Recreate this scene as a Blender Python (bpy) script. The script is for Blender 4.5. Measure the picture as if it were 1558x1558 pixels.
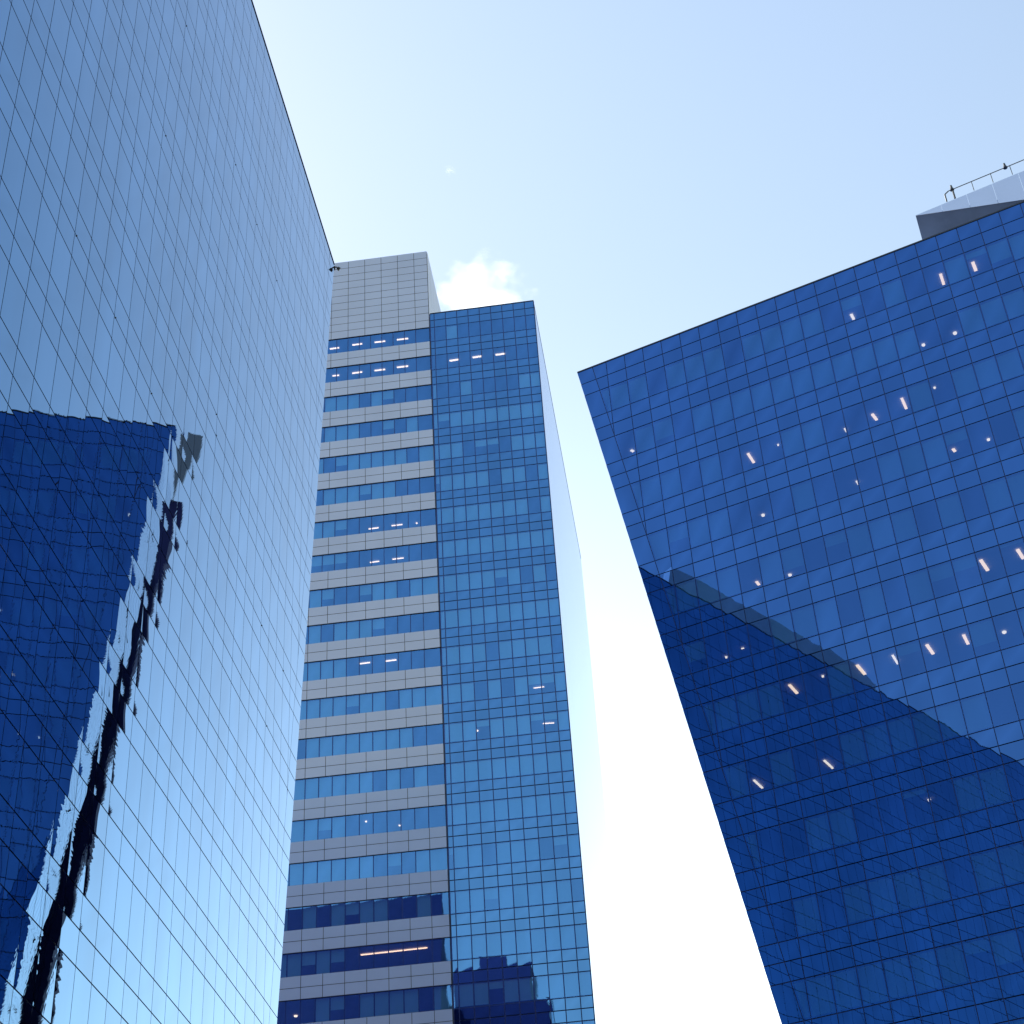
import bpy, math, random
from mathutils import Vector, Matrix

# ------------------------------------------------------------------ camera, sky, sun, exposure
scene = bpy.context.scene
for o in list(bpy.data.objects):
    bpy.data.objects.remove(o)
COL = scene.collection
rnd = random.Random(11)
EYE = 1.6                                         # eye height; all heights below are above the ground
PITCH, ROLL = math.radians(36.792), math.radians(-3.878)
fwd = Vector((0, math.cos(PITCH), math.sin(PITCH)))
right = Vector((1, 0, 0))
up0 = right.cross(fwd)
cr, sr = math.cos(ROLL), math.sin(ROLL)
cam_x = right * cr + up0 * sr
cam_y = up0 * cr - right * sr
cd = bpy.data.cameras.new('camera')
cd.sensor_width = 36
cd.lens = 36 * 2576.5 / 1558
cd.clip_start, cd.clip_end = 0.1, 60000
cam = bpy.data.objects.new('camera', cd)
COL.objects.link(cam)
m = Matrix.Identity(4)
for i in range(3):
    m[i][0], m[i][1], m[i][2] = cam_x[i], cam_y[i], -fwd[i]
m.translation = Vector((0, 0, EYE))
cam.matrix_world = m
scene.camera = cam

SUN_AZ, SUN_EL = math.radians(-40), math.radians(42)
HAZE = 2.3
world = bpy.data.worlds.new('World')
scene.world = world
world.use_nodes = True
wn, wl = world.node_tree.nodes, world.node_tree.links
wn.clear()
sky = wn.new('ShaderNodeTexSky')
sky.sky_type = 'NISHITA'
sky.sun_disc = False
sky.sun_elevation = SUN_EL
sky.sun_rotation = SUN_AZ
sky.air_density, sky.dust_density, sky.ozone_density = 2.6, 0.5, 3.5
bg = wn.new('ShaderNodeBackground')
bg.inputs['Strength'].default_value = 0.12
wo = wn.new('ShaderNodeOutputWorld')
hz_tint = wn.new('ShaderNodeMix')                 # a slightly milky, warmer haze than the clean model sky
hz_tint.data_type = 'RGBA'
hz_tint.blend_type = 'MULTIPLY'
hz_tint.inputs['Factor'].default_value = 1.0
hz_tint.inputs['B'].default_value = (1.07, 0.935, 0.925, 1)
wl.new(sky.outputs[0], hz_tint.inputs['A'])
wtc = wn.new('ShaderNodeTexCoord')                # bright haze low over the city
wsp = wn.new('ShaderNodeSeparateXYZ')
wl.new(wtc.outputs['Generated'], wsp.inputs[0])
wmr = wn.new('ShaderNodeMapRange')
wmr.interpolation_type = 'SMOOTHSTEP'
wmr.inputs['From Min'].default_value, wmr.inputs['From Max'].default_value = 0.18, 0.70
wmr.inputs['To Min'].default_value, wmr.inputs['To Max'].default_value = HAZE, 1.0
wl.new(wsp.outputs['Z'], wmr.inputs['Value'])
wfr = wn.new('ShaderNodeMapRange')                # the haze glows less on the side away from the sun
wfr.interpolation_type = 'SMOOTHSTEP'
wfr.inputs['From Min'].default_value, wfr.inputs['From Max'].default_value = -0.8, 0.2
wfr.inputs['To Min'].default_value, wfr.inputs['To Max'].default_value = 1.1, HAZE
wl.new(wsp.outputs['Y'], wfr.inputs['Value'])
wl.new(wfr.outputs[0], wmr.inputs['To Min'])
wvm = wn.new('ShaderNodeVectorMath')
wvm.operation = 'SCALE'
wl.new(hz_tint.outputs['Result'], wvm.inputs[0])
wl.new(wmr.outputs[0], wvm.inputs['Scale'])
wl.new(wvm.outputs[0], bg.inputs[0])
wl.new(bg.outputs[0], wo.inputs[0])

sd = bpy.data.lights.new('sun', 'SUN')
sd.energy = 3.2
sd.angle = math.radians(0.53)
sd.color = (1.0, 0.955, 0.89)
sun = bpy.data.objects.new('sun', sd)
COL.objects.link(sun)
to_sun = Vector((math.sin(SUN_AZ) * math.cos(SUN_EL), math.cos(SUN_AZ) * math.cos(SUN_EL), math.sin(SUN_EL)))
sun.rotation_euler = to_sun.to_track_quat('Z', 'Y').to_euler()
sun.location = (60, 40, 200)

vs = scene.view_settings
vs.view_transform = 'Standard'
vs.look = 'None'
vs.exposure = 0.78
vs.gamma = 1.0
scene.cycles.max_bounces = 10
scene.cycles.glossy_bounces = 6
scene.cycles.transparent_max_bounces = 10
scene.cycles.volume_bounces = 3
scene.cycles.caustics_reflective = False
scene.cycles.caustics_refractive = False
scene.cycles.sample_clamp_indirect = 8

# ------------------------------------------------------------------ materials
def newmat(name):
    mt = bpy.data.materials.new(name)
    mt.use_nodes = True
    n, l = mt.node_tree.nodes, mt.node_tree.links
    n.clear()
    out = n.new('ShaderNodeOutputMaterial')
    return mt, n, l, out

def plain(name, col, rough=0.6, metallic=0.0, noise=0.12, scale=2.0, bump=0.0):
    """Dielectric or painted surface with a little uneven wear."""
    mt, n, l, out = newmat(name)
    p = n.new('ShaderNodeBsdfPrincipled')
    tc = n.new('ShaderNodeTexCoord')
    nz = n.new('ShaderNodeTexNoise')
    nz.inputs['Scale'].default_value = scale
    nz.inputs['Detail'].default_value = 6
    l.new(tc.outputs['Object'], nz.inputs['Vector'])
    rmp = n.new('ShaderNodeMapRange')
    rmp.inputs['To Min'].default_value = 1 - noise
    rmp.inputs['To Max'].default_value = 1 + noise
    l.new(nz.outputs['Fac'], rmp.inputs['Value'])
    mul = n.new('ShaderNodeMix')
    mul.data_type = 'RGBA'
    mul.blend_type = 'MULTIPLY'
    mul.inputs['Factor'].default_value = 1
    mul.inputs['A'].default_value = (*col, 1)
    l.new(rmp.outputs[0], mul.inputs['B'])
    l.new(mul.outputs['Result'], p.inputs['Base Color'])
    p.inputs['Roughness'].default_value = rough
    p.inputs['Metallic'].default_value = metallic
    if bump:
        b = n.new('ShaderNodeBump')
        b.inputs['Strength'].default_value = bump
        b.inputs['Distance'].default_value = 0.02
        l.new(nz.outputs['Fac'], b.inputs['Height'])
        l.new(b.outputs[0], p.inputs['Normal'])
    l.new(p.outputs[0], out.inputs[0])
    return mt

def vmath(n, l, op, a, b=None, scale=None):
    v = n.new('ShaderNodeVectorMath')
    v.operation = op
    for i, x in ((0, a), (1, b)):
        if x is None:
            continue
        if isinstance(x, (tuple, Vector)):
            v.inputs[i].default_value = tuple(x)
        else:
            l.new(x, v.inputs[i])
    if scale is not None:
        if isinstance(scale, (int, float)):
            v.inputs['Scale'].default_value = scale
        else:
            l.new(scale, v.inputs['Scale'])
    return v.outputs[0]

def fmath(n, l, op, a, b=0.0, c=None):
    v = n.new('ShaderNodeMath')
    v.operation = op
    for i, x in ((0, a), (1, b), (2, c)):
        if x is None:
            continue
        if isinstance(x, (int, float)):
            v.inputs[i].default_value = x
        else:
            l.new(x, v.inputs[i])
    return v.outputs[0]

def glass(name, base, tangent, tilt, pillow, wave, trans=None, vary=0.08, rough=0.0, edge=(1, 1, 1)):
    """Solar-control curtain-wall glass: blue coated mirror, each pane hung a hair out of true and
    slightly dished; with trans it also lets a tinted view of the room behind through."""
    mt, n, l, out = newmat(name)
    geo = n.new('ShaderNodeNewGeometry')
    uv = n.new('ShaderNodeUVMap')
    at = n.new('ShaderNodeAttribute')
    at.attribute_name = 'pane'
    sep = n.new('ShaderNodeSeparateColor')
    l.new(at.outputs['Color'], sep.inputs[0])
    suv = n.new('ShaderNodeSeparateXYZ')
    l.new(uv.outputs[0], suv.inputs[0])
    tc = n.new('ShaderNodeTexCoord')
    nz = n.new('ShaderNodeTexNoise')
    nz.inputs['Scale'].default_value = 0.75
    nz.inputs['Detail'].default_value = 1.0
    # shift the ripple pattern from pane to pane
    off = vmath(n, l, 'SCALE', at.outputs['Color'], None, 37.0)
    l.new(vmath(n, l, 'ADD', tc.outputs['Object'], off), nz.inputs['Vector'])
    ns = n.new('ShaderNodeSeparateColor')
    l.new(nz.outputs['Color'], ns.inputs[0])
    def axis(r, u, w):
        a = fmath(n, l, 'MULTIPLY', fmath(n, l, 'SUBTRACT', r, 0.5), 2 * tilt)
        b = fmath(n, l, 'MULTIPLY', fmath(n, l, 'SUBTRACT', u, 0.5), fmath(n, l, 'MULTIPLY', fmath(n, l, 'SUBTRACT', sep.outputs[2], 0.25), 2 * pillow))
        c = fmath(n, l, 'MULTIPLY', fmath(n, l, 'SUBTRACT', w, 0.5), wave)
        return fmath(n, l, 'ADD', fmath(n, l, 'ADD', a, b), c)
    ax = axis(sep.outputs[0], suv.outputs[0], ns.outputs[0])
    ay = axis(sep.outputs[1], suv.outputs[1], ns.outputs[1])
    tx = vmath(n, l, 'SCALE', tuple(tangent), None, ax)
    ty = vmath(n, l, 'SCALE', (0, 0, 1), None, ay)
    nn = vmath(n, l, 'NORMALIZE', vmath(n, l, 'ADD', geo.outputs['Normal'], vmath(n, l, 'ADD', tx, ty)))
    p = n.new('ShaderNodeBsdfPrincipled')
    p.inputs['Metallic'].default_value = 1.0
    p.inputs['Roughness'].default_value = rough
    hs = n.new('ShaderNodeHueSaturation')
    hs.inputs['Color'].default_value = (*base, 1)
    dz = n.new('ShaderNodeTexNoise')                  # film of dust and rain streaks, stretched down the wall
    dz.inputs['Scale'].default_value = 1.0
    dz.inputs['Detail'].default_value = 5
    mp = n.new('ShaderNodeMapping')
    mp.inputs['Scale'].default_value = (0.55, 0.55, 0.045)
    l.new(tc.outputs['Object'], mp.inputs['Vector'])
    l.new(mp.outputs[0], dz.inputs['Vector'])
    film = fmath(n, l, 'MULTIPLY_ADD', dz.outputs['Fac'], 0.36, 0.82)
    l.new(fmath(n, l, 'MULTIPLY', film, fmath(n, l, 'MULTIPLY_ADD', sep.outputs[1], 2 * vary, 1 - vary)), hs.inputs['Value'])
    p.inputs['Specular Tint'].default_value = (*edge, 1)
    l.new(hs.outputs[0], p.inputs['Base Color'])
    l.new(nn, p.inputs['Normal'])
    if trans is None:
        l.new(p.outputs[0], out.inputs[0])
    else:
        t = n.new('ShaderNodeBsdfTransparent')
        t.inputs[0].default_value = (*trans, 1)
        ad = n.new('ShaderNodeAddShader')
        l.new(p.outputs[0], ad.inputs[0])
        l.new(t.outputs[0], ad.inputs[1])
        l.new(ad.outputs[0], out.inputs[0])
    return mt

def emitter(name, col, strength):
    mt, n, l, out = newmat(name)
    e = n.new('ShaderNodeEmission')
    e.inputs[0].default_value = (*col, 1)
    e.inputs[1].default_value = strength
    l.new(e.outputs[0], out.inputs[0])
    return mt

# facade frames: h runs along the wall, v points away from the eye (into the building), outward = -v
def frame(az):
    a = math.radians(az)
    return Vector((math.sin(a), math.cos(a), 0)), Vector((math.cos(a), -math.sin(a), 0))
hL, nL = frame(5.529)      # left tower; nL points back at the eye
vL = -nL
hR, vR = frame(-64.771)    # right tower; vR points away from the eye
hC, vC = frame(-85.153)    # middle tower
DL, DR, DC = 15.8, 73.4, 126.0

BASE = (0.12, 0.275, 0.47)
M_glass_left = glass('mirror_glass_left', BASE, hL, 0.0015, 0.0060, 0.0060, vary=0.05)
M_glass_right = glass('spandrel_glass_right', (0.058, 0.165, 0.45), hR, 0.0008, 0.0020, 0.0020, vary=0.09)
M_vision_right = glass('vision_glass_right', (0.052, 0.148, 0.42), hR, 0.0008, 0.0022, 0.0022, trans=(0.16, 0.31, 0.36), vary=0.11)
M_glass_mid = glass('spandrel_glass_middle', (0.110, 0.290, 0.58), hC, 0.0012, 0.0050, 0.0050, vary=0.07)
M_vision_mid = glass('vision_glass_middle', (0.092, 0.250, 0.53), hC, 0.0012, 0.0055, 0.0060, trans=(0.26, 0.44, 0.50), vary=0.06)
M_glass_side = glass('side_glass', (0.35, 0.45, 0.62), vC, 0.0004, 0.0005, 0.0006, vary=0.04, edge=(0.68, 0.74, 0.84))
M_joint = plain('joint_silicone', (0.018, 0.052, 0.24), 0.5)
M_dark_body = plain('dark_wall', (0.006, 0.011, 0.11), 0.75)
M_clad = plain('stone_cladding', (0.50, 0.63, 0.85), 0.7, noise=0.10, scale=0.25)
M_clad_gap = plain('cladding_joint', (0.06, 0.075, 0.11), 0.8)
M_roof = plain('roof_gravel', (0.25, 0.25, 0.24), 0.9, scale=6)
M_blind = plain('roller_blind', (0.42, 0.50, 0.50), 0.8, noise=0.05)
M_blind_pale = plain('pale_roller_blind', (0.58, 0.64, 0.66), 0.8, noise=0.05)
M_ceiling = plain('ceiling_board', (0.30, 0.32, 0.34), 0.9)
M_room = plain('room_wall', (0.16, 0.17, 0.19), 0.9)
M_lamp = emitter('tube_lamp', (1.0, 0.40, 0.24), 3.0)
M_lamp_c = emitter('tube_lamp_cool', (1.0, 0.47, 0.32), 2.7)
M_fascia = plain('aluminium_fascia', (0.74, 0.80, 0.95), 0.28, metallic=0.9, noise=0.06, scale=0.6)
M_concrete = plain('bare_concrete', (0.13, 0.21, 0.44), 0.9, noise=0.35, scale=0.8, bump=0.3)
M_wedge = plain('grey_glass_panel', (0.16, 0.20, 0.26), 0.3)
M_steel = plain('painted_steel', (0.045, 0.06, 0.075), 0.4)
M_cap = plain('parapet_metal', (0.05, 0.06, 0.08), 0.35, metallic=0.6)

# ------------------------------------------------------------------ mesh helpers
def W(h, v, d, s, z, depth=0.0):
    """Point at run s and height z (above eye) of a wall d from the eye, depth metres into the building."""
    p = h * s + v * (d + depth)
    return Vector((p.x, p.y, z + EYE))

class MB:
    def __init__(self):
        self.v, self.f, self.uv, self.col = [], [], [], []
    def poly(self, pts, outward=None, uv=None, col=(0.5, 0.5, 0.5)):
        pts = [Vector(p) for p in pts]
        if len(pts) < 3:
            return
        uv = list(uv) if uv else [(0.5, 0.5)] * len(pts)
        nrm = Vector((0, 0, 0))
        for i in range(len(pts)):
            a, b = pts[i], pts[(i + 1) % len(pts)]
            nrm += a.cross(b)
        if outward is not None and nrm.dot(outward) < 0:
            pts.reverse()
            uv.reverse()
        k = len(self.v)
        self.v += pts
        self.f.append(list(range(k, k + len(pts))))
        self.uv += uv
        self.col += [(*col, 1)] * len(pts)
    def hexa(self, b, t):
        """Solid from bottom ring b and top ring t (same count, counter-clockwise or not)."""
        c = sum((Vector(p) for p in list(b) + list(t)), Vector()) / (len(b) + len(t))
        def face(ps):
            ps = [Vector(p) for p in ps]
            fc = sum(ps, Vector()) / len(ps)
            nr = Vector((0, 0, 0))
            for i in range(len(ps)):
                nr += (ps[i] - fc).cross(ps[(i + 1) % len(ps)] - fc)
            if nr.dot(fc - c) < 0:
                ps.reverse()
            self.poly(ps)
        face(b)
        face(t)
        for i in range(len(b)):
            j = (i + 1) % len(b)
            face([b[i], b[j], t[j], t[i]])
    def bar(self, p, q, w, h=None, upv=Vector((0, 0, 1))):
        p, q = Vector(p), Vector(q)
        h = h or w
        d = (q - p).normalized()
        x = d.cross(upv)
        if x.length < 1e-4:
            x = d.cross(Vector((1, 0, 0)))
        x.normalize()
        y = x.cross(d).normalized()
        ring = lambda o: [o + x * sx * w / 2 + y * sy * h / 2 for sx, sy in ((-1, -1), (1, -1), (1, 1), (-1, 1))]
        self.hexa(ring(p), ring(q))
    def tube(self, p, q, r0, r1=None, seg=12):
        p, q = Vector(p), Vector(q)
        r1 = r0 if r1 is None else r1
        d = (q - p).normalized()
        x = d.cross(Vector((0, 0, 1)))
        if x.length < 1e-4:
            x = Vector((1, 0, 0))
        x.normalize()
        y = x.cross(d).normalized()
        ring = lambda o, r: [o + (x * math.cos(a) + y * math.sin(a)) * r for a in [2 * math.pi * i / seg for i in range(seg)]]
        self.hexa(ring(p, r0), ring(q, r1))
    def build(self, name, mat, parent=None, kind=None):
        org = parent['_org'] if parent is not None and '_org' in parent else (0, 0, 0)
        ox = Vector(org)
        me = bpy.data.meshes.new(name)
        me.from_pydata([tuple(p - ox) for p in self.v], [], self.f)
        me.materials.append(mat)
        ul = me.uv_layers.new(name='UVMap')
        ca = me.color_attributes.new('pane', 'FLOAT_COLOR', 'CORNER')
        for i in range(len(self.uv)):
            ul.data[i].uv = self.uv[i]
            ca.data[i].color = self.col[i]
        ob = bpy.data.objects.new(name, me)
        COL.objects.link(ob)
        if parent is not None:
            ob.parent = parent
            ob['_org'] = tuple(org)
        if kind:
            ob['kind'] = kind
        return ob

def tag(o, label=None, cat=None, group=None, kind=None):
    for k, val in (('label', label), ('category', cat), ('group', group), ('kind', kind)):
        if val:
            o[k] = val
    return o

def thing(name, loc, label, cat, group=None):
    e = bpy.data.objects.new(name, None)
    COL.objects.link(e)
    e.location = loc
    e['_org'] = tuple(loc)
    return tag(e, label, cat, group)

def clip(poly, f):
    """Keep the part of a list of (s, z) with f(s, z) >= 0."""
    out = []
    for i in range(len(poly)):
        a, b = poly[i], poly[(i + 1) % len(poly)]
        fa, fb = f(*a), f(*b)
        if fa >= 0:
            out.append(a)
        if (fa >= 0) != (fb >= 0):
            t = fa / (fa - fb)
            out.append((a[0] + (b[0] - a[0]) * t, a[1] + (b[1] - a[1]) * t))
    return out

def area(poly):
    return abs(sum(poly[i][0] * poly[(i + 1) % len(poly)][1] - poly[(i + 1) % len(poly)][0] * poly[i][1] for i in range(len(poly)))) / 2

def seen_px(p):
    q = Vector(p) - Vector((0, 0, EYE))
    zc = q.dot(fwd)
    if zc <= 0:
        return None
    return (779 + 2576.5 * q.dot(cam_x) / zc, 779 - 2576.5 * q.dot(cam_y) / zc)

def px_area(pts):
    pr = [seen_px(p) for p in pts]
    if any(q is None for q in pr):
        return 0
    cx = sum(q[0] for q in pr) / len(pr)
    cy = sum(q[1] for q in pr) / len(pr)
    if not (-10 < cx < 1568 and -10 < cy < 1568):
        return 0
    return area(pr)

class Wall:
    """A curtain wall in the plane d from the eye; cells are clipped at a leaning far edge."""
    def __init__(self, h, v, d):
        self.h, self.v, self.d = h, v, d
    def P(self, s, z, depth=0.0):
        return W(self.h, self.v, self.d, s, z, depth)
    def pane(self, mb, poly, depth=0.0, col=None, rect=None):
        col = col or (rnd.random(), rnd.random(), rnd.random())
        s0, s1, z0, z1 = rect or (min(p[0] for p in poly), max(p[0] for p in poly), min(p[1] for p in poly), max(p[1] for p in poly))
        mb.poly([self.P(s, z, depth) for s, z in poly], -self.v,
                [((s - s0) / (s1 - s0), (z - z0) / (z1 - z0)) for s, z in poly], col)

def rows_of(top, floors, pitch, tall, small, head=2):
    """Row list from the top down: head rows of spandrel, then vision + two spandrels per floor."""
    rows, z = [], top
    return rows

# ------------------------------------------------------------------ setting: ground
GZ = 0.0
g = MB()
g.poly([(-4000, -4000, GZ), (4000, -4000, GZ), (4000, 4000, GZ), (-4000, 4000, GZ)], Vector((0, 0, 1)))
tag(g.build('ground', plain('paving', (0.075, 0.10, 0.14), 0.85, noise=0.2, scale=0.05)), kind='structure')

ZG = -EYE                                        # ground level in eye-relative heights

# ------------------------------------------------------------------ left mirror tower
wl_ = Wall(hL, vL, DL)
def edgeL(z): return 56.1 + 0.165 * z
rootL = thing('office_tower', tuple(W(hL, vL, DL, 10, ZG)), 'tall pale mirror glass tower filling the left side, a dark tower reflected in it', 'building', 'glass office towers')
colsL = [67.7 + 1.215 - 1.215 * k for k in range(0, 96)]          # run of each vertical joint
TOPL, PITL = 70.0, 3.905
rowsL = [(TOPL - 1.02, TOPL, 0), (67.99, TOPL - 1.02, 0)]
z = 67.99
while z > ZG + 5:
    rowsL += [(z - 1.935, z, 1), (z - 1.935 - 0.985, z - 1.935, 0), (z - PITL, z - 2.92, 0)]
    z -= PITL
botL = z
GAP_H, GAP_V = 0.042, 0.028
spL = MB()
winsL = []
STRIP = 1.05
for z0, z1, kind in rowsL:
    if kind == 1:
        spL.build('spandrel_band', M_glass_left, rootL)
        spL = MB()
    for k in range(len(colsL) - 1):
        s1, s0 = colsL[k], colsL[k + 1]
        rect = [(s0 + GAP_V / 2, z0 + GAP_H / 2), (s1 - GAP_V / 2, z0 + GAP_H / 2), (s1 - GAP_V / 2, z1 - GAP_H / 2), (s0 + GAP_V / 2, z1 - GAP_H / 2)]
        pl = clip(rect, lambda s, zz: edgeL(zz) - STRIP - GAP_V / 2 - s)
        if len(pl) < 3 or area(pl) < 0.01:
            continue
        if kind == 1:
            winsL.append(pl)
        else:
            wl_.pane(spL, pl)
    strip = [(edgeL(z0) - STRIP + GAP_V / 2, z0 + GAP_H / 2), (edgeL(z0), z0 + GAP_H / 2), (edgeL(z1), z1 - GAP_H / 2), (edgeL(z1) - STRIP + GAP_V / 2, z1 - GAP_H / 2)]
    wl_.pane(spL, strip)
spL.build('spandrel_band', M_glass_left, rootL)
def windows(wall, polys, root, mat, count=100):
    """The largest-looking panes become window parts, the others one part."""
    sc = sorted(polys, key=lambda pl: -px_area([wall.P(s, zz) for s, zz in pl]))
    for pl in sc[:count]:
        mb = MB()
        wall.pane(mb, pl)
        mb.build('window', mat, root)
    mb = MB()
    for pl in sc[count:]:
        wall.pane(mb, pl)
    mb.build('window', mat, root, 'stuff')
windows(wl_, winsL, rootL, M_glass_left)
# solid core behind the panes, 5 cm back: its dark face shows in the joints
SBL = colsL[-1]
core = MB()
def coreL(s, z, dep): return wl_.P(s, z, dep)
core.hexa([coreL(SBL, ZG, 0.05), coreL(edgeL(ZG), ZG, 0.05), coreL(edgeL(ZG), ZG, 30), coreL(SBL, ZG, 30)],
          [coreL(SBL, TOPL - 0.03, 0.05), coreL(edgeL(TOPL), TOPL - 0.03, 0.05), coreL(edgeL(TOPL), TOPL - 0.03, 30), coreL(SBL, TOPL - 0.03, 30)])
core.build('building_core', M_joint, rootL)
rear = MB()
def ringRear(z):
    x1 = -14.6 - (TOPL - z) * 0.05
    return [(x1, 97.5, z + EYE), (x1 - 40, 101, z + EYE), (x1 - 44, 60, z + EYE), (x1 - 9, 57, z + EYE)]
rear.hexa(ringRear(ZG), ringRear(TOPL + 0.9))
rear.build('rear_wing', M_dark_body, rootL)
pl_ = MB()
for (sa, sb, da, db, hh) in ((60.5, 67.3, 2.0, 11, 4.6), (62, 65.5, 5.0, 8, 6.2)):
    pl_.hexa([wl_.P(a, TOPL - 0.2, b) for a, b in ((sa, da), (sb, da), (sb, db), (sa, db))], [wl_.P(a, TOPL + hh, b) for a, b in ((sa, da), (sb, da), (sb, db), (sa, db))])
pl_.build('roof_plant', M_dark_body, rootL)
ew = MB()
ew.hexa([coreL(edgeL(ZG) + 0.02, ZG, 0.07), coreL(edgeL(ZG) + 0.05, ZG, 0.07), coreL(edgeL(ZG) + 0.05, ZG, 29.9), coreL(edgeL(ZG) + 0.02, ZG, 29.9)],
        [coreL(edgeL(TOPL) + 0.02, TOPL - 0.1, 0.07), coreL(edgeL(TOPL) + 0.05, TOPL - 0.1, 0.07), coreL(edgeL(TOPL) + 0.05, TOPL - 0.1, 29.9), coreL(edgeL(TOPL) + 0.02, TOPL - 0.1, 29.9)])
ew.build('end_wall', M_dark_body, rootL)
base = MB()
base.hexa([coreL(SBL, ZG, -0.02), coreL(edgeL(ZG) , ZG, -0.02), coreL(edgeL(ZG), ZG, 0.045), coreL(SBL, ZG, 0.045)],
          [coreL(SBL, botL - 0.03, -0.02), coreL(edgeL(botL), botL - 0.03, -0.02), coreL(edgeL(botL), botL - 0.03, 0.045), coreL(SBL, botL - 0.03, 0.045)])
base.build('base_wall', M_concrete, rootL)
cap = MB()
cap.hexa([coreL(SBL, TOPL, -0.03), coreL(edgeL(TOPL), TOPL, -0.03), coreL(edgeL(TOPL), TOPL, 0.5), coreL(SBL, TOPL, 0.5)],
         [coreL(SBL, TOPL + 0.07, -0.03), coreL(edgeL(TOPL), TOPL + 0.07, -0.03), coreL(edgeL(TOPL), TOPL + 0.07, 0.5), coreL(SBL, TOPL + 0.07, 0.5)])
cap.build('parapet_cap', M_cap, rootL)
# roof screen set back from the edge, seen only as a reflection in the right tower
def wedge(wall, root, s_tip, s_end, z_low, z_tip, z_high, setback, thick=0.6):
    f = MB()
    fr = [(s_tip, z_tip), (s_end, z_low), (s_end, z_high), (s_tip, z_tip + 0.05)]
    a = [wall.P(s, zz, setback) for s, zz in fr]
    b = [wall.P(s, zz, setback + thick) for s, zz in fr]
    f.hexa(a, b)
    f.build('roof_fascia', M_fascia, root)
f = MB()
fr = [(24.5, TOPL + 0.3), (55.0, TOPL + 0.3), (53.5, TOPL + 4.2), (30.0, TOPL + 4.0)]
f.hexa([wl_.P(s, zz, 2.2) for s, zz in fr], [wl_.P(s, zz, 3.0) for s, zz in fr])
f.build('roof_screen', plain('grey_screen_panel', (0.40, 0.46, 0.56), 0.7), rootL)

# ------------------------------------------------------------------ right dark-blue tower
wr_ = Wall(hR, vR, DR)
def edgeR(z): return 18.58 + 0.157 * z
rootR = thing('office_tower', tuple(W(hR, vR, DR, 0, ZG)), 'deep blue gridded glass tower on the right under a grey roof wedge', 'building', 'glass office towers')
TOPR, PITR = 69.42, 3.872
colsR = [29.98 - 1.2275 * k for k in range(0, 62)]
rowsR = [(68.38, TOPR, 0), (67.42, 68.38, 0)]
z = 67.42
floorsR = []
while z > ZG + 5:
    floorsR.append((z - 1.92, z))
    rowsR += [(z - 1.92, z, 1), (z - 2.896, z - 1.92, 0), (z - PITR, z - 2.896, 0)]
    z -= PITR
botR = z
GH, GV = 0.055, 0.042

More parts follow.
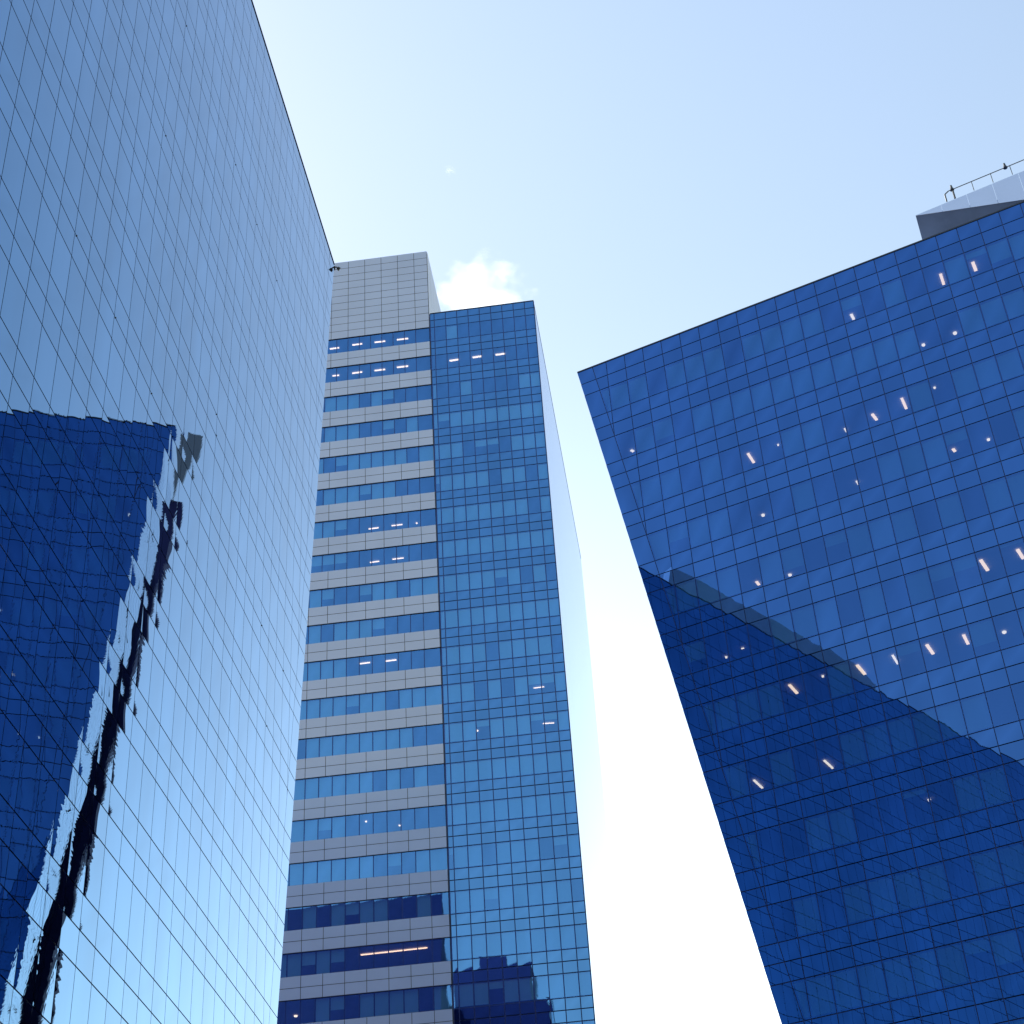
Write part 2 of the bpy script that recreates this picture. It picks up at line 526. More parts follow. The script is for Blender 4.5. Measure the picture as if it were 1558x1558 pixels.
def glazed_front(wall, root, rows, cols, edge, strip, lights, m_sp, m_vis, gh, gv, bottom, floors, depth_room, blind_odds, s_lim, m_bl, count=100):
    """Grid facade: opaque spandrel panes, see-through window panes with blinds, joints, rooms and lamps behind.
    lights: list of (pixel a, pixel b or None, width, warm) measured in the photograph, laid on the ceilings."""
    sp, joints, wins = MB(), MB(), []
    for z0, z1, kind in rows:
        if kind == 1:
            sp.build('spandrel_band', m_sp, root)
            sp = MB()
        for k in range(len(cols) - 1):
            s1, s0 = max(cols[k], cols[k + 1]), min(cols[k], cols[k + 1])
            rect = [(s0 + gv / 2, z0 + gh / 2), (s1 - gv / 2, z0 + gh / 2), (s1 - gv / 2, z1 - gh / 2), (s0 + gv / 2, z1 - gh / 2)]
            pl = clip(rect, lambda s, zz: edge(zz) - strip - gv / 2 - s) if edge else rect
            if len(pl) < 3 or area(pl) < 0.01:
                continue
            if kind == 1:
                wins.append((pl, (z0, z1), k))
            else:
                wall.pane(sp, pl)
        if edge:
            st = [(edge(z0) - strip + gv / 2, z0 + gh / 2), (edge(z0), z0 + gh / 2), (edge(z1), z1 - gh / 2), (edge(z1) - strip + gv / 2, z1 - gh / 2)]
            wall.pane(sp, st)
    sp.build('spandrel_band', m_sp, root)
    # joints: a dark frame 3 cm behind the panes; solid backing behind the spandrels
    smin, smax = s_lim
    top = max(r[1] for r in rows)
    lowz = min(r[0] for r in rows)
    se = lambda zz: edge(zz) if edge else smax
    for z0, z1, kind in rows:
        if kind == 0:
            joints.poly([wall.P(smin, z0 - 0.03, 0.05), wall.P(se(z0), z0 - 0.03, 0.05), wall.P(se(z1), z1 + (0.13 if z1 < top - 0.01 else 0), 0.05), wall.P(smin, z1 + (0.13 if z1 < top - 0.01 else 0), 0.05)], -wall.v)
    for c in cols:
        zlo = lowz
        if edge and c > se(lowz) - strip:
            zlo = min(top, (c + strip - 18.58) / 0.157) if c + strip > se(lowz) else lowz
        if zlo < top - 0.3:
            joints.poly([wall.P(c - 0.05, zlo, 0.035), wall.P(c + 0.05, zlo, 0.035), wall.P(c + 0.05, top, 0.035), wall.P(c - 0.05, top, 0.035)], -wall.v)
    if edge:
        joints.poly([wall.P(edge(lowz) - strip - 0.05, lowz, 0.03), wall.P(edge(lowz), lowz, 0.03), wall.P(edge(top), top, 0.03), wall.P(edge(top) - strip - 0.05, top, 0.03)], -wall.v)
    joints.build('mullion_grid', M_joint, root)
    # rooms
    rooms, ceil = MB(), MB()
    for z0, z1 in floors:
        e0 = (edge(z0) - 0.3) if edge else smax
        ceil.poly([wall.P(smin, z1 + 0.02, 0.06), wall.P(e0, z1 + 0.02, 0.06), wall.P(e0, z1 + 0.02, depth_room), wall.P(smin, z1 + 0.02, depth_room)], Vector((0, 0, -1)))
        rooms.poly([wall.P(smin, z0 - 0.9, depth_room), wall.P(e0, z0 - 0.9, depth_room), wall.P(e0, z1 + 0.02, depth_room), wall.P(smin, z1 + 0.02, depth_room)], -wall.v)
        rooms.poly([wall.P(smin, z0 - 0.9, 0.06), wall.P(e0, z0 - 0.9, 0.06), wall.P(e0, z0 - 0.9, depth_room), wall.P(smin, z0 - 0.9, depth_room)], Vector((0, 0, 1)))
    ceil.build('room_ceiling', M_ceiling, root)
    rooms.build('room_wall', M_room, root)
    # lamps on the ceilings
    lit = []
    def ray(px, py):
        return cam_x * ((px - 779) / 2576.5) - cam_y * ((py - 779) / 2576.5) + fwd
    for a, b, wd, mat in lights:
        ra = ray(*a)
        t = wall.d / ra.dot(wall.v)
        zz = (ra * t).z
        fl = min(floors, key=lambda q: abs((q[0] + q[1]) / 2 - zz))
        zc = fl[1] - 0.05
        if ra.z * t > fl[1] - 0.12:
            continue
        pa = ra * (zc / ra.z)
        if b:
            rb = ray(*b)
            pb = rb * (zc / rb.z)
        else:
            pb = pa + wall.h * wd
        pa.z = pb.z = zc + EYE
        mb = MB()
        if b:
            mb.bar(pa, pb, wd * 0.62, 0.05)
        else:
            mb.tube(pa + Vector((0, 0, 0.03)), pa - Vector((0, 0, 0.04)), wd * 0.7, wd * 0.62, 12)
        mb.build('ceiling_light', mat, root)
        for r_ in ([ra, ray(*b)] if b else [ra]):
            q = r_ * (wall.d / r_.dot(wall.v))
            lit.append((q.dot(wall.h), q.z))
    # windows and their blinds
    wins.sort(key=lambda w: -px_area([wall.P(s, zz) for s, zz in w[0]]))
    restw, restb = MB(), MB()
    for i, (pl, (z0, z1), k) in enumerate(wins):
        s_a, s_b = min(p[0] for p in pl), max(p[0] for p in pl)
        drop = blind_odds(i, k, z0)
        for ls, lz in lit:
            if s_a - 0.1 < ls < s_b + 0.1 and z0 < lz < z1:
                drop = min(drop, max(0.0, (z1 - lz) / (z1 - z0) - 0.22)) if rnd.random() < 0.6 else 0.0
        wm = MB() if i < count else restw
        wall.pane(wm, pl)
        wo_ = wm.build('window', m_vis, root) if i < count else None
        if drop > 0.08:
            zb = z1 - drop * (z1 - z0) + 0.04
            bp = clip([(s_a + 0.01, zb), (s_b - 0.01, zb), (s_b - 0.01, z1 - 0.02), (s_a + 0.01, z1 - 0.02)], (lambda s, q: edge(q) - strip - 0.06 - s) if edge else (lambda s, q: 1))
            if len(bp) > 2:
                bm_ = MB() if i < count else restb
                fr_ = [wall.P(s, q, 0.16) for s, q in bp]
                bk_ = [wall.P(s, q, 0.175) for s, q in bp]
                bm_.hexa(fr_, bk_)
                if i < count:
                    bm_.build('blind', m_bl, wo_)
    restw.build('window', m_vis, root, 'stuff')
    if restb.v:
        restb.build('blind', m_bl, root, 'stuff')

def oddsR(i, k, z0):
    r = rnd.random()
    return 1.0 if r < 0.66 else (0.0 if r < 0.86 else rnd.uniform(0.3, 0.75))
WARM, COOL = M_lamp, M_lamp_c
lightsR = [((1431, 417), (1436, 433), 0.26, WARM), ((1480, 399), (1485, 412), 0.30, WARM), ((1295, 478), (1299, 486), 0.26, COOL),
           ((1405, 525), None, 0.15, COOL), ((1453, 507), None, 0.17, COOL), ((1372, 606), (1379, 622), 0.24, WARM), ((1327, 630), (1334, 639), 0.26, WARM),
           ((1285, 652), (1288, 657), 0.14, COOL), ((1422, 590), None, 0.10, COOL), ((1450, 683), (1453, 687), 0.26, WARM), ((1504, 669), None, 0.13, COOL),
           ((1303, 732), (1306, 737), 0.14, COOL), ((1138, 690), (1147, 704), 0.24, WARM), ((1184, 677), None, 0.08, COOL), ((960, 685), (964, 687), 0.25, COOL),
           ((1161, 784), None, 0.15, COOL), ((1151, 885), (1155, 890), 0.24, WARM), ((1202, 875), None, 0.15, COOL), ((1492, 852), (1503, 868), 0.28, WARM),
           ((1548, 836), (1557, 850), 0.28, WARM), ((1410, 981), (1420, 995), 0.26, WARM), ((1466, 966), (1473, 980), 0.24, WARM), ((1528, 962), None, 0.16, COOL),
           ((1358, 997), (1366, 1010), 0.18, COOL), ((1304, 1012), (1316, 1026), 0.26, WARM), ((1201, 1042), (1213, 1055), 0.24, WARM), ((1252, 1029), None, 0.10, COOL),
           ((1105, 1000), None, 0.10, COOL), ((1128, 987), (1132, 986), 0.10, COOL), ((1147, 1187), (1160, 1199), 0.17, COOL), ((1254, 1157), (1267, 1169), 0.17, COOL),
           ((1414, 1217), None, 0.12, COOL)]
SMR = colsR[-1]
glazed_front(wr_, rootR, rowsR, colsR, edgeR, 1.03, lightsR, M_glass_right, M_vision_right, GH, GV, botR, floorsR, 6.0, oddsR, (SMR, 0), M_blind)

# body: the left flank runs back from the leaning corner, a rear wing stands a little proud of it
fl_dir = Vector((0.459, 0.889, 0)).normalized()
fl_out = Vector((-fl_dir.y, fl_dir.x, 0))
def flank(z, back, out=0.0):
    p = W(hR, vR, DR, edgeR(z), z, 0.08) + fl_dir * back + fl_out * out
    return p
def farR(z, back):
    return W(hR, vR, DR, SMR, z, back)
core = MB()
def ringR(z, d0, d1):
    a = W(hR, vR, DR, SMR, z, d0)
    b = W(hR, vR, DR, edgeR(z) - 0.35, z, d0)
    c = flank(z, d1) - fl_out * 0.3
    d = W(hR, vR, DR, SMR, z, d1)
    return [a, b, c, d]
core.hexa(ringR(ZG, 6.1, 26), ringR(TOPR - 0.04, 6.1, 26))
core.build('building_core', M_dark_body, rootR)
roofm = MB()
roofm.hexa([W(hR, vR, DR, SMR, TOPR - 0.5, 0.06), W(hR, vR, DR, edgeR(TOPR) - 0.1, TOPR - 0.5, 0.06), flank(TOPR - 0.5, 25.9) , W(hR, vR, DR, SMR, TOPR - 0.5, 25.9)],
           [W(hR, vR, DR, SMR, TOPR - 0.02, 0.06), W(hR, vR, DR, edgeR(TOPR) - 0.1, TOPR - 0.02, 0.06), flank(TOPR - 0.02, 25.9), W(hR, vR, DR, SMR, TOPR - 0.02, 25.9)])
roofm.build('roof', M_roof, rootR)
cap = MB()
cap.hexa([W(hR, vR, DR, SMR, TOPR, -0.03), W(hR, vR, DR, edgeR(TOPR), TOPR, -0.03), W(hR, vR, DR, edgeR(TOPR), TOPR, 0.5), W(hR, vR, DR, SMR, TOPR, 0.5)],
         [W(hR, vR, DR, SMR, TOPR + 0.09, -0.03), W(hR, vR, DR, edgeR(TOPR), TOPR + 0.09, -0.03), W(hR, vR, DR, edgeR(TOPR), TOPR + 0.09, 0.5), W(hR, vR, DR, SMR, TOPR + 0.09, 0.5)])
cap.build('parapet_cap', M_cap, rootR)
M_flank = glass('flank_glass', (0.25, 0.36, 0.5), fl_dir, 0.0006, 0.001, 0.0015, vary=0.05)
fk = MB()
zz = TOPR
while zz > ZG:
    z0 = max(zz - 1.29, ZG)
    for q in range(20):
        b0, b1 = q * 1.25 + 0.03, (q + 1) * 1.25 - 0.03
        fk.poly([flank(z0 + 0.03, b0), flank(z0 + 0.03, b1), flank(zz - 0.03, b1), flank(zz - 0.03, b0)], fl_out, [(0, 0), (1, 0), (1, 1), (0, 1)], (rnd.random(), rnd.random(), rnd.random()))
    zz -= 1.29
fk.build('flank_glass', M_flank, rootR)
fb = MB()
fb.poly([flank(ZG, 0, -0.06), flank(ZG, 25.9, -0.06), flank(TOPR, 25.9, -0.06), flank(TOPR, 0, -0.06)], fl_out)
fb.build('flank_wall', M_joint, rootR)
base = MB()
base.hexa([W(hR, vR, DR, SMR, ZG, -0.02), W(hR, vR, DR, edgeR(ZG), ZG, -0.02), W(hR, vR, DR, edgeR(ZG), ZG, 0.04), W(hR, vR, DR, SMR, ZG, 0.04)],
          [W(hR, vR, DR, SMR, botR - 0.04, -0.02), W(hR, vR, DR, edgeR(botR), botR - 0.04, -0.02), W(hR, vR, DR, edgeR(botR), botR - 0.04, 0.04), W(hR, vR, DR, SMR, botR - 0.04, 0.04)])
base.build('base_wall', M_concrete, rootR)
wing = MB()
WB = 17.0
wing.hexa([flank(ZG, WB, 0.95), flank(ZG, WB + 6, 0.75), flank(ZG, WB + 6, -12), flank(ZG, WB, -12)],
          [flank(TOPR + 7, WB, 0.35), flank(TOPR + 7, WB + 6, 0.2), flank(TOPR + 7, WB + 6, -12), flank(TOPR + 7, WB, -12)])
wing.build('rear_wing', M_dark_body, rootR)
wd_ = MB()
a_ = [flank(TOPR + 13, WB - 0.6, -0.9), flank(TOPR + 13, WB - 0.6, 0.75), flank(TOPR + 11.5, WB - 0.6, 0.7), flank(TOPR + 6.5, WB - 0.6, -0.4)]
b_ = [p + fl_dir * 0.5 for p in a_]
wd_.hexa(a_, b_)
wd_.build('flank_wedge', M_wedge, rootR)

# grey wedge on the roof at the right: pale fascia over a dark undercut wall
def onR(px, py, setback):
    r_ = cam_x * ((px - 779) / 2576.5) - cam_y * ((py - 779) / 2576.5) + fwd
    t = (DR + setback) / r_.dot(vR)
    q = r_ * t
    return q.dot(hR), q.z
SB = 1.2
sT, zT = onR(1393, 328, SB)
sB2, zB2 = onR(1558, 303.5, SB)
sU1, zU1 = onR(1558, 260, SB)
slope_b = (zB2 - zT) / (sB2 - sT)
S_END = sT - 34.0
zTopF = zU1 + 0.0
fa = MB()
zlow_end = zT + slope_b * (S_END - sT)
npan = 22
for q in range(npan):
    a0, a1 = sT + (S_END - sT) * q / npan, sT + (S_END - sT) * (q + 1) / npan
    e0 = a0 - 0.012 if q else a0
    e1 = a1 + 0.012
    lo0, lo1 = zT + slope_b * (e0 - sT), zT + slope_b * (e1 - sT)
    # top edge: rises from the tip, then level with the roof line
    tp = lambda s: zT + (zU1 - zT) * min(1.0, (sT - s) / max(0.1, sT - sU1)) if s > sU1 else zU1
    fr = [(e0, lo0), (e1, lo1), (e1, tp(e1) + 0.02), (e0, tp(e0) + 0.02)]
    fa.hexa([wr_.P(s, zq, SB) for s, zq in fr], [wr_.P(s, zq, SB + 0.12) for s, zq in fr])
fa.build('roof_fascia', M_fascia, rootR)
so = MB()
L_ = 34.0
UC = 2.6
fr_t = [wr_.P(sT, zT, SB + 0.03), wr_.P(S_END, zlow_end, SB + 0.03), wr_.P(S_END, zU1 - 0.1, SB + 9), wr_.P(sT, zT, SB + 9)]
fr_b = [wr_.P(sT + 0.3, TOPR, SB + UC), wr_.P(S_END, TOPR - 0.01, SB + UC), wr_.P(S_END, TOPR - 0.01, SB + 9), wr_.P(sT + 0.3, TOPR, SB + 9)]
so.hexa(fr_b, fr_t)
so.build('roof_soffit', M_concrete, rootR)

# ------------------------------------------------------------------ middle banded tower
wc_ = Wall(hC, vC, DC)
rootC = thing('office_tower', tuple(W(hC, vC, DC, 17.8, ZG)), 'tallest tower in the middle, half grey stone bands and half blue glass', 'building', 'glass office towers')
TOPC, PITC, WTOP = 121.1, 3.862, 119.2
colsC = [17.77, 17.34] + [17.34 - 1.17 * k for k in range(1, 9)] + [7.02]
rowsC = [(120.18, TOPC, 0), (WTOP, 120.18, 0)]
z = WTOP
floorsC = []
while z > ZG + 5:
    floorsC.append((z - 1.935, z))
    rowsC += [(z - 1.935, z, 1), (z - 2.90, z - 1.935, 0), (z - PITC, z - 2.90, 0)]
    z -= PITC
botC = z
def oddsC(i, k, z0):
    if z0 > 108:
        return 0.0 if rnd.random() < 0.8 else 1.0
    r = rnd.random()
    return 1.0 if r < 0.8 else (0.0 if r < 0.92 else rnd.uniform(0.3, 0.6))
lightsC = [((684, 549), (698, 547), 0.30, COOL), ((719, 544), (733, 542), 0.30, COOL), ((754, 540), (769, 538), 0.30, COOL),
           ((812, 1047), (828, 1045), 0.14, COOL), ((826, 1101), (843, 1100), 0.14, COOL), ((726, 1112), None, 0.15, COOL)]
glazed_front(wc_, rootC, rowsC, colsC, None, 0, lightsC, M_glass_mid, M_vision_mid, 0.085, 0.075, botC, floorsC, 6.0, oddsC, (7.02, 17.77), M_blind_pale)

# banded half: stone bands with ribbon windows, and the stone plant storeys above
SEND = 42.0
bandcols = [18.0 + 1.165 * k - 0.0 for k in range(-1, 21)]
bandcols = [17.86] + [19.31 + 1.167 * k for k in range(0, 20)]
jointcols = [17.86] + [19.27 + 1.757 * k for k in range(0, 13)] + [SEND]
def stone_rows(mb, z0, z1, n_, top=False):
    for q in range(n_):
        a, b = z0 + (z1 - z0) * q / n_, z0 + (z1 - z0) * (q + 1) / n_
        for k in range(len(jointcols) - 1):
            s0, s1 = jointcols[k] + 0.022, jointcols[k + 1] - 0.022
            wc_.pane(mb, [(s0, a + 0.024), (s1, a + 0.024), (s1, b - 0.024), (s0, b - 0.024)], -0.10)
bandback = MB()
zwt = WTOP
for i, (z0, z1) in enumerate(floorsC):
    mb = MB()
    stone_rows(mb, z1 - PITC, z0, 2)
    mb.build('stone_band', M_clad, rootC)
    bandback.hexa([wc_.P(17.8, z1 - PITC + 0.01, -0.07), wc_.P(SEND, z1 - PITC + 0.01, -0.07), wc_.P(SEND, z1 - PITC + 0.01, 0.3), wc_.P(17.8, z1 - PITC + 0.01, 0.3)],
                  [wc_.P(17.8, z0 - 0.01, -0.07), wc_.P(SEND, z0 - 0.01, -0.07), wc_.P(SEND, z0 - 0.01, 0.3), wc_.P(17.8, z0 - 0.01, 0.3)])
mb = MB()
stone_rows(mb, WTOP, 130.2, 11)
mb.build('plant_storey_cladding', M_clad, rootC)
bandback.hexa([wc_.P(17.88, WTOP + 0.01, -0.07), wc_.P(SEND, WTOP + 0.01, -0.07), wc_.P(SEND, WTOP + 0.01, 16), wc_.P(17.88, WTOP + 0.01, 16)],
              [wc_.P(17.88, 130.17, -0.07), wc_.P(SEND, 130.17, -0.07), wc_.P(SEND, 130.17, 16), wc_.P(17.88, 130.17, 16)])
bandback.build('band_backing', M_clad_gap, rootC)
ps = MB()
pv = (vC + hC * 0.045).normalized()
for q in range(11):
    a, b = WTOP + (130.2 - WTOP) * q / 11, WTOP + (130.2 - WTOP) * (q + 1) / 11
    for k in range(8):
        p0 = W(hC, vC, DC, 17.83, 0, -0.10)
        c0, c1 = p0 + vC * (k * 1.9 + 0.012), p0 + vC * (k * 1.9 + 1.888)
        ps.poly([(c0.x, c0.y, a + EYE + 0.014), (c1.x, c1.y, a + EYE + 0.014), (c1.x, c1.y, b + EYE - 0.014), (c0.x, c0.y, b + EYE - 0.014)], -hC)
ps.build('plant_storey_side', M_clad, rootC)
# ribbon windows, one strip of panes per storey
lightsB = [((502, 531), (516, 529), 0.28, COOL), ((536, 525), (551, 523), 0.28, COOL), ((570, 521), (586, 519), 0.28, COOL), ((604, 517), (621, 515), 0.28, COOL),
           ((506, 572), (516, 571), 0.22, COOL), ((536, 568), (551, 566), 0.26, COOL), ((570, 564), (586, 562), 0.26, COOL), ((604, 559), (621, 557), 0.26, COOL),
           ((561, 805), (576, 803), 0.18, COOL), ((596, 800), (612, 798), 0.18, COOL), ((634, 796), None, 0.12, COOL),
           ((563, 856), (577, 854), 0.18, COOL), ((597, 851), (614, 849), 0.18, COOL),
           ((547, 1010), (563, 1008), 0.22, COOL), ((587, 1006), (603, 1004), 0.22, COOL),
           ((442, 1143), None, 0.12, COOL), ((557, 1250), None, 0.12, COOL), ((608, 1256), None, 0.12, COOL),
           ((549, 1453), (650, 1442), 0.20, WARM), ((450, 1546), None, 0.22, COOL)]
frameB, ceilB, roomB = MB(), MB(), MB()
litB = []
for a, b, wd, mat in lightsB:
    def ray(px, py):
        return cam_x * ((px - 779) / 2576.5) - cam_y * ((py - 779) / 2576.5) + fwd
    ra = ray(*a)
    zz = (ra * (DC / ra.dot(vC))).z
    fl = min(floorsC, key=lambda q: abs((q[0] + q[1]) / 2 - zz))
    zc = fl[1] - 0.05
    pa = ra * (zc / ra.z)
    if pa.dot(vC) < DC + 0.25:
        pa = pa + vC * (DC + 0.25 - pa.dot(vC))
    pb = ray(*b) * (zc / ray(*b).z) if b else pa
    pa.z = pb.z = zc + EYE
    mb = MB()
    if b:
        mb.bar(pa, pb, wd * 0.62, 0.05)
    else:
        mb.tube(pa + Vector((0, 0, 0.03)), pa - Vector((0, 0, 0.04)), wd * 0.7, wd * 0.62, 12)
    mb.build('ceiling_light', mat, rootC)
    litB.append((fl[1], min(pa.dot(hC), pb.dot(hC)), max(pa.dot(hC), pb.dot(hC))))
for fi, (z0, z1) in enumerate(floorsC):
    strip_, blinds_, frameB = MB(), MB(), MB()
    comb = [(bandcols[0], z0 - 0.03), (bandcols[0], z0)]
    hang = [(bandcols[0], z1 - 0.01)]
    for k in range(len(bandcols) - 1):
        s0, s1 = bandcols[k] + 0.035, bandcols[k + 1] - 0.035
        wc_.pane(strip_, [(s0, z0 + 0.03), (s1, z0 + 0.03), (s1, z1 - 0.03), (s0, z1 - 0.03)])
        near_lamp = any(abs(lz - z1) < 0.1 and s1 > l0 - 0.8 and s0 < l1 + 0.8 for lz, l0, l1 in litB)
        r = rnd.random()
        if z0 < 113 and not near_lamp and r < (0.82 if k > 2 else 0.35):
            zb = z0 + 0.06 if r < 0.7 else z0 + 0.9
            hang += [(s0, z1 - 0.03), (s0, zb), (s1, zb), (s1, z1 - 0.03)]
        comb += [(s1 - 0.01, z0), (s1 - 0.01, z1), (s1 + 0.08, z1), (s1 + 0.08, z0)]
    so_ = strip_.build('ribbon_window', M_vision_mid, rootC)
    if len(hang) > 1:
        hang += [(hang[-1][0], z1 - 0.01)]
        blinds_.poly([wc_.P(a_, b_, 0.16) for a_, b_ in hang], -vC)
        blinds_.build('blind', M_blind_pale, so_)
    comb.append((comb[-1][0], z0 - 0.03))
    frameB.poly([wc_.P(a_, b_, 0.03) for a_, b_ in comb], -vC)
    frameB.build('window_frame', M_joint, so_)
    ceilB.poly([wc_.P(17.9, z1 + 0.02, 0.05), wc_.P(SEND, z1 + 0.02, 0.05), wc_.P(SEND, z1 + 0.02, 6), wc_.P(17.9, z1 + 0.02, 6)], Vector((0, 0, -1)))
    roomB.poly([wc_.P(17.9, z0 - 0.9, 6), wc_.P(SEND, z0 - 0.9, 6), wc_.P(SEND, z1 + 0.02, 6), wc_.P(17.9, z1 + 0.02, 6)], -vC)
ceilB.build('room_ceiling', M_ceiling, rootC)
roomB.build('room_wall', M_room, rootC)
# recessed dark joint between the two halves
jn = MB()
jn.hexa([wc_.P(17.79, ZG, 0.02), wc_.P(17.85, ZG, 0.02), wc_.P(17.85, ZG, 0.3), wc_.P(17.79, ZG, 0.3)],
        [wc_.P(17.79, WTOP, 0.02), wc_.P(17.85, WTOP, 0.02), wc_.P(17.85, WTOP, 0.3), wc_.P(17.79, WTOP, 0.3)])
jn.build('shadow_joint', M_joint, rootC)
# body, roof, right flank
def hit_z(px, py, zrel):
    r_ = cam_x * ((px - 779) / 2576.5) - cam_y * ((py - 779) / 2576.5) + fwd
    return r_ * (zrel / r_.z)
Pc0 = wc_.P(7.02, 0)
Pc1 = hit_z(884, 850, TOPC)
Pc2 = hit_z(890.5, 903, TOPC)
flk = [Vector((Pc0.x, Pc0.y, 0)), Vector((Pc1.x, Pc1.y, 0)), Vector((Pc1.x, Pc1.y, 0)) + (Vector((Pc1.x, Pc1.y, 0)) - Vector((Pc0.x, Pc0.y, 0))).normalized() * 1.5 - hC * (-0.25)]
dirF = (flk[1] - flk[0])
lenF = dirF.length
dirF.normalize()
outF = Vector((dirF.y, -dirF.x, 0))
fs = MB()
NB = 38
zz = TOPC
while zz > ZG + 0.1:
    z0 = max(zz - 1.287, ZG)
    for q in range(NB):
        a = flk[0] + dirF * (lenF * q / NB + 0.006)
        b = flk[0] + dirF * (lenF * (q + 1) / NB - 0.006)
        fs.poly([(a.x, a.y, z0 + EYE + 0.006), (b.x, b.y, z0 + EYE + 0.006), (b.x, b.y, zz + EYE - 0.006), (a.x, a.y, zz + EYE - 0.006)], outF,
                [(0, 0), (1, 0), (1, 1), (0, 1)], (rnd.random(), rnd.random(), rnd.random()))
    zz -= 1.287
fs.build('flank_glass', M_glass_side, rootC)
core = MB()
def ringC(z):
    a = wc_.P(SEND, z, 6.1)
    b = W(hC, vC, DC, 7.02, z, 6.1) + hC * 0.1 - outF * 0.03
    c = flk[1] - outF * 0.05
    d = wc_.P(SEND, z, 52)
    out = []
    for p in (a, b, c, d):
        out.append(Vector((p.x, p.y, z + EYE)))
    return out
core.hexa(ringC(ZG), ringC(TOPC - 0.05))
core.build('building_core', M_dark_body, rootC)
sidew = MB()
pA, pB = flk[0] - outF * 0.02, flk[1] - outF * 0.02
sidew.poly([(pA.x, pA.y, 0), (pB.x, pB.y, 0), (pB.x, pB.y, TOPC + EYE), (pA.x, pA.y, TOPC + EYE)], outF)
sidew.build('flank_wall', M_clad_gap, rootC)
rf = MB()
rr = [wc_.P(SEND, 0, 0.06), wc_.P(7.1, 0, 0.06), flk[1] - outF * 0.06, wc_.P(SEND, 0, 52)]
rf.hexa([Vector((p.x, p.y, TOPC - 0.4 + EYE)) for p in rr], [Vector((p.x, p.y, TOPC - 0.02 + EYE)) for p in rr])
rf.build('roof', M_roof, rootC)
cp = MB()
cp.hexa([wc_.P(17.77, TOPC, -0.03), wc_.P(7.0, TOPC, -0.03), wc_.P(7.0, TOPC, 0.4), wc_.P(17.77, TOPC, 0.4)],
        [wc_.P(17.77, TOPC + 0.1, -0.03), wc_.P(7.0, TOPC + 0.1, -0.03), wc_.P(7.0, TOPC + 0.1, 0.4), wc_.P(17.77, TOPC + 0.1, 0.4)])
a, b = flk[0] + outF * 0.02 + dirF * 0.45, flk[1] + outF * 0.02
cp.hexa([(a.x, a.y, TOPC + EYE), (b.x, b.y, TOPC + EYE), tuple(Vector((b.x, b.y, TOPC + EYE)) - outF * 0.4), tuple(Vector((a.x, a.y, TOPC + EYE)) - outF * 0.4)],
        [(a.x, a.y, TOPC + EYE + 0.1), (b.x, b.y, TOPC + EYE + 0.1), tuple(Vector((b.x, b.y, TOPC + EYE + 0.1)) - outF * 0.4), tuple(Vector((a.x, a.y, TOPC + EYE + 0.1)) - outF * 0.4)])
cp.build('parapet_cap', M_cap, rootC)

# ------------------------------------------------------------------ roof railing on the grey wedge
def PR(px, py, setback=None):
    sb = SB + 0.06 if setback is None else setback
    sq, zq = onR(px, py, sb)
    return wr_.P(sq, zq, sb)
p0 = PR(1440, 306)
rail = thing('roof_railing', tuple(p0), 'thin metal railing along the top of the grey roof wedge', 'railing')
def ptop(px):                                     # top rail line in the photograph's plane
    return 291.5 + (px - 1441) * (243 - 291.5) / (1558 - 1441)
def pbase(px):
    return 306 + (px - 1440) * (259.5 - 306) / (1558 - 1440)
a, b = PR(1443, ptop(1443)), PR(1558, ptop(1558))
dr = (b - a).normalized()
tr = MB()
end = a + dr * 15
tr.tube(a, end, 0.027, seg=8)
tr.tube(PR(1437.5, 296), a, 0.035, seg=8)
tr.build('top_rail', M_steel, rail)
step = (PR(1507, ptop(1507)) - PR(1478, ptop(1478))).length
mb = MB()
mb.tube(PR(1440.5, 306.5), PR(1437.5, 296), 0.045, seg=8)
mb.build('post', M_steel, rail)
first = PR(1449, ptop(1449))
for k in range(9):
    t = first + dr * (step * k)
    mb = MB()
    hgt = (PR(1478, ptop(1478)) - PR(1481, pbase(1481))).length
    mb.tube(t + Vector((0, 0, 0.02)), t - Vector((0, 0, hgt)), 0.06 if k == 0 else 0.024, seg=8)
    mb.build('post', M_steel, rail)
for px, py, lab in ((1448, 283, 'small obstruction lamp at the near end of the roof railing'), (1529, 249, 'small obstruction lamp further along the roof railing, right of the other')):
    c = PR(px, ptop(px) - 1.5)
    e = thing('obstruction_lamp', tuple(c), lab, 'lamp', 'obstruction lamps on the railing')
    mb = MB()
    mb.tube(c - Vector((0, 0, 0.12)), c + Vector((0, 0, 0.02)), 0.13, 0.10, 10)
    mb.build('lamp_base', M_steel, e)
    mb = MB()
    mb.tube(c + Vector((0, 0, 0.02)), c + Vector((0, 0, 0.26)), 0.085, 0.06, 10)
    mb.build('lamp_head', M_steel, e)

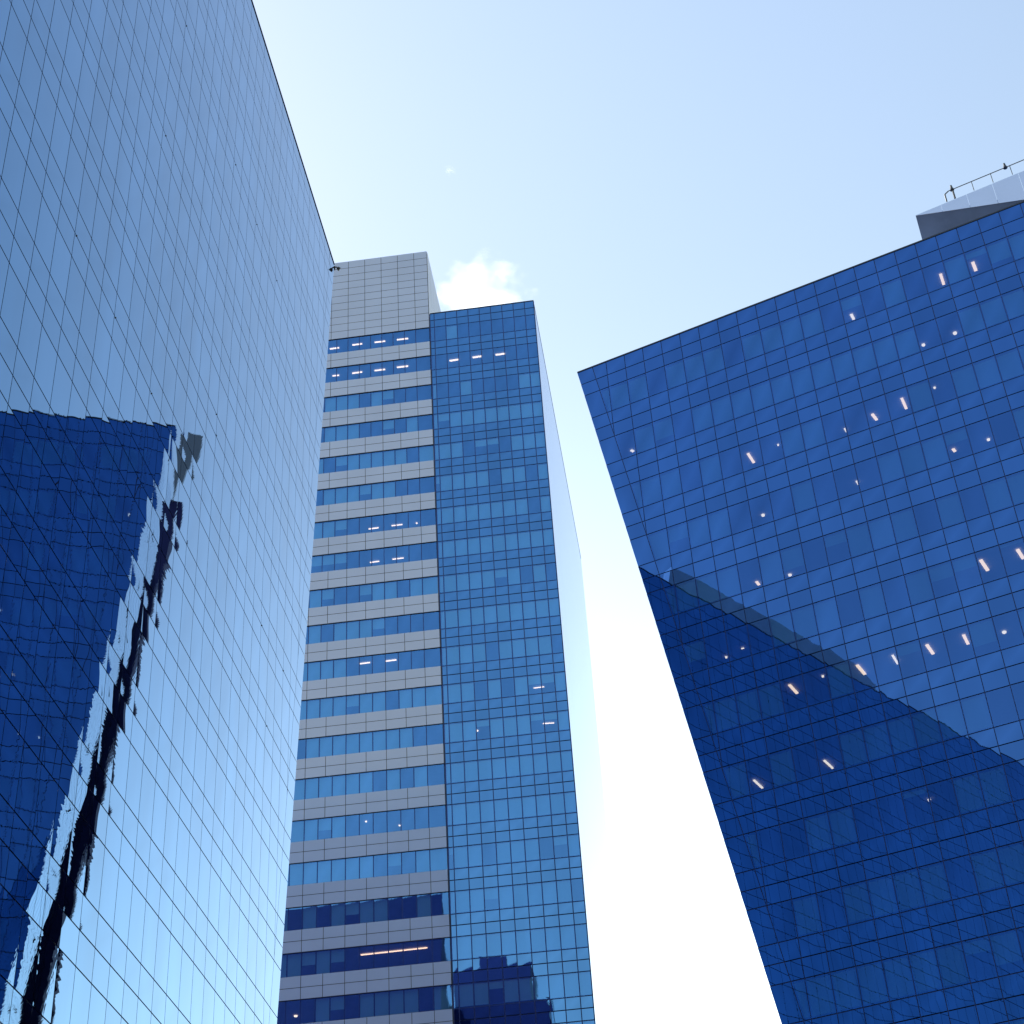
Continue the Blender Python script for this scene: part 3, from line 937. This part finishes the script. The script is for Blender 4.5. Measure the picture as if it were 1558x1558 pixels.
# ------------------------------------------------------------------ security cameras on the left tower's top corner
def PL(px, py, off=0.0):
    r_ = cam_x * ((px - 779) / 2576.5) - cam_y * ((py - 779) / 2576.5) + fwd
    t = DL / r_.dot(vL)
    q = r_ * t
    return Vector((q.x, q.y, q.z + EYE)) - vL * off
cor = wl_.P(edgeL(TOPL) + 0.02, TOPL - 0.05, 0.1)
depth_c = (cor - Vector((0, 0, EYE))).dot(fwd)
def atc(px, py):
    return Vector((0, 0, EYE)) + (cam_x * ((px - 779) / 2576.5) - cam_y * ((py - 779) / 2576.5) + fwd) * depth_c
sc_ = thing('security_camera', tuple(cor), 'pair of dark security cameras on the top corner of the pale mirror tower', 'camera')
mb = MB()
mb.tube(cor, atc(511.5, 406.5), 0.035, seg=8)
mb.build('arm', M_steel, sc_)
for (x0, y0), (x1, y1) in (((511, 406), (505.5, 410.5)), ((511.5, 406), (516, 409.5))):
    pa, pb = atc(x0, y0), atc(x1, y1)
    d_ = (pb - pa).normalized()
    mb = MB()
    mb.tube(pa, pa + d_ * 0.12, 0.03, 0.06, 10)
    mb.tube(pa + d_ * 0.10, pb + d_ * 0.04, 0.10, 0.12, 12)
    mb.build('camera_head', M_steel, sc_)

# small tie-back anchors in the joints of the mirror facade
for px, py in ((359, 247), (284, 38), (117, 355), (176, 481), (231, 594), (398.5, 947.6), (431, 1017.7), (406, 1101), (391, 340), (421.3, 426), (252, 210), (330, 620)):
    q = PL(px, py)
    zr = q.z - EYE
    zj = min((r[0] for r in rowsL), key=lambda v: abs(v - zr))
    sq = Vector((q.x, q.y, 0)).dot(hL)
    mb = MB()
    mb.tube(wl_.P(sq, zj, 0.04), wl_.P(sq, zj, -0.025), 0.03, 0.024, 8)
    mb.build('facade_anchor', M_steel, rootL)

# ------------------------------------------------------------------ cloud behind the middle tower
def cloud(px, py, dist, w, h, dens, label, seed, thr):
    d = (cam_x * ((px - 779) / 2576.5) - cam_y * ((py - 779) / 2576.5) + fwd).normalized()
    c = Vector((0, 0, EYE)) + d * dist
    mt, n, l, out = newmat('cloud_vapour')
    tc = n.new('ShaderNodeTexCoord')
    ln = vmath(n, l, 'LENGTH', tc.outputs['Object'])
    vl = n.new('ShaderNodeVectorMath')
    vl.operation = 'LENGTH'
    l.new(tc.outputs['Object'], vl.inputs[0])
    nz = n.new('ShaderNodeTexNoise')
    nz.inputs['Scale'].default_value = 2.1
    nz.inputs['Detail'].default_value = 7
    nz.inputs['Roughness'].default_value = 0.62
    l.new(vmath(n, l, 'ADD', tc.outputs['Object'], (seed, seed * 1.7, 0)), nz.inputs['Vector'])
    fall = fmath(n, l, 'SUBTRACT', 1.0, vl.outputs['Value'])
    val = fmath(n, l, 'SUBTRACT', fmath(n, l, 'ADD', fmath(n, l, 'MULTIPLY', fmath(n, l, 'SUBTRACT', nz.outputs['Fac'], 0.5), 2.6), fmath(n, l, 'MULTIPLY', fall, 0.95)), thr)
    den = fmath(n, l, 'MULTIPLY', fmath(n, l, 'MAXIMUM', val, 0.0), dens)
    pv_ = n.new('ShaderNodeVolumePrincipled')
    pv_.inputs['Color'].default_value = (1, 1, 1, 1)
    pv_.inputs['Anisotropy'].default_value = 0.55
    l.new(den, pv_.inputs['Density'])
    l.new(pv_.outputs[0], out.inputs['Volume'])
    mb = MB()
    seg, rings = 20, 12
    pts = [[Vector((math.sin(math.pi * j / rings) * math.cos(2 * math.pi * i / seg), math.sin(math.pi * j / rings) * math.sin(2 * math.pi * i / seg), math.cos(math.pi * j / rings))) for i in range(seg)] for j in range(rings + 1)]
    for j in range(rings):
        for i in range(seg):
            k = (i + 1) % seg
            q = [pts[j][i], pts[j][k], pts[j + 1][k], pts[j + 1][i]]
            if j == 0:
                q = [pts[0][0], pts[1][k], pts[1][i]]
            elif j == rings - 1:
                q = [pts[j][i], pts[j][k], pts[rings][0]]
            mb.poly(q, sum(q, Vector()))
    ob = mb.build('cloud', mt)
    ob.location = c
    ob.scale = (w, w, h)
    tag(ob, label, 'cloud')
cloud(731, 456, 2500, 100, 50, 0.045, 'small white puffy cloud behind the roof of the banded tower', 3.1, 0.42)
cloud(684, 259, 2500, 15, 14, 0.018, 'tiny wisp of cloud high above the banded tower', 9.3, 0.50)
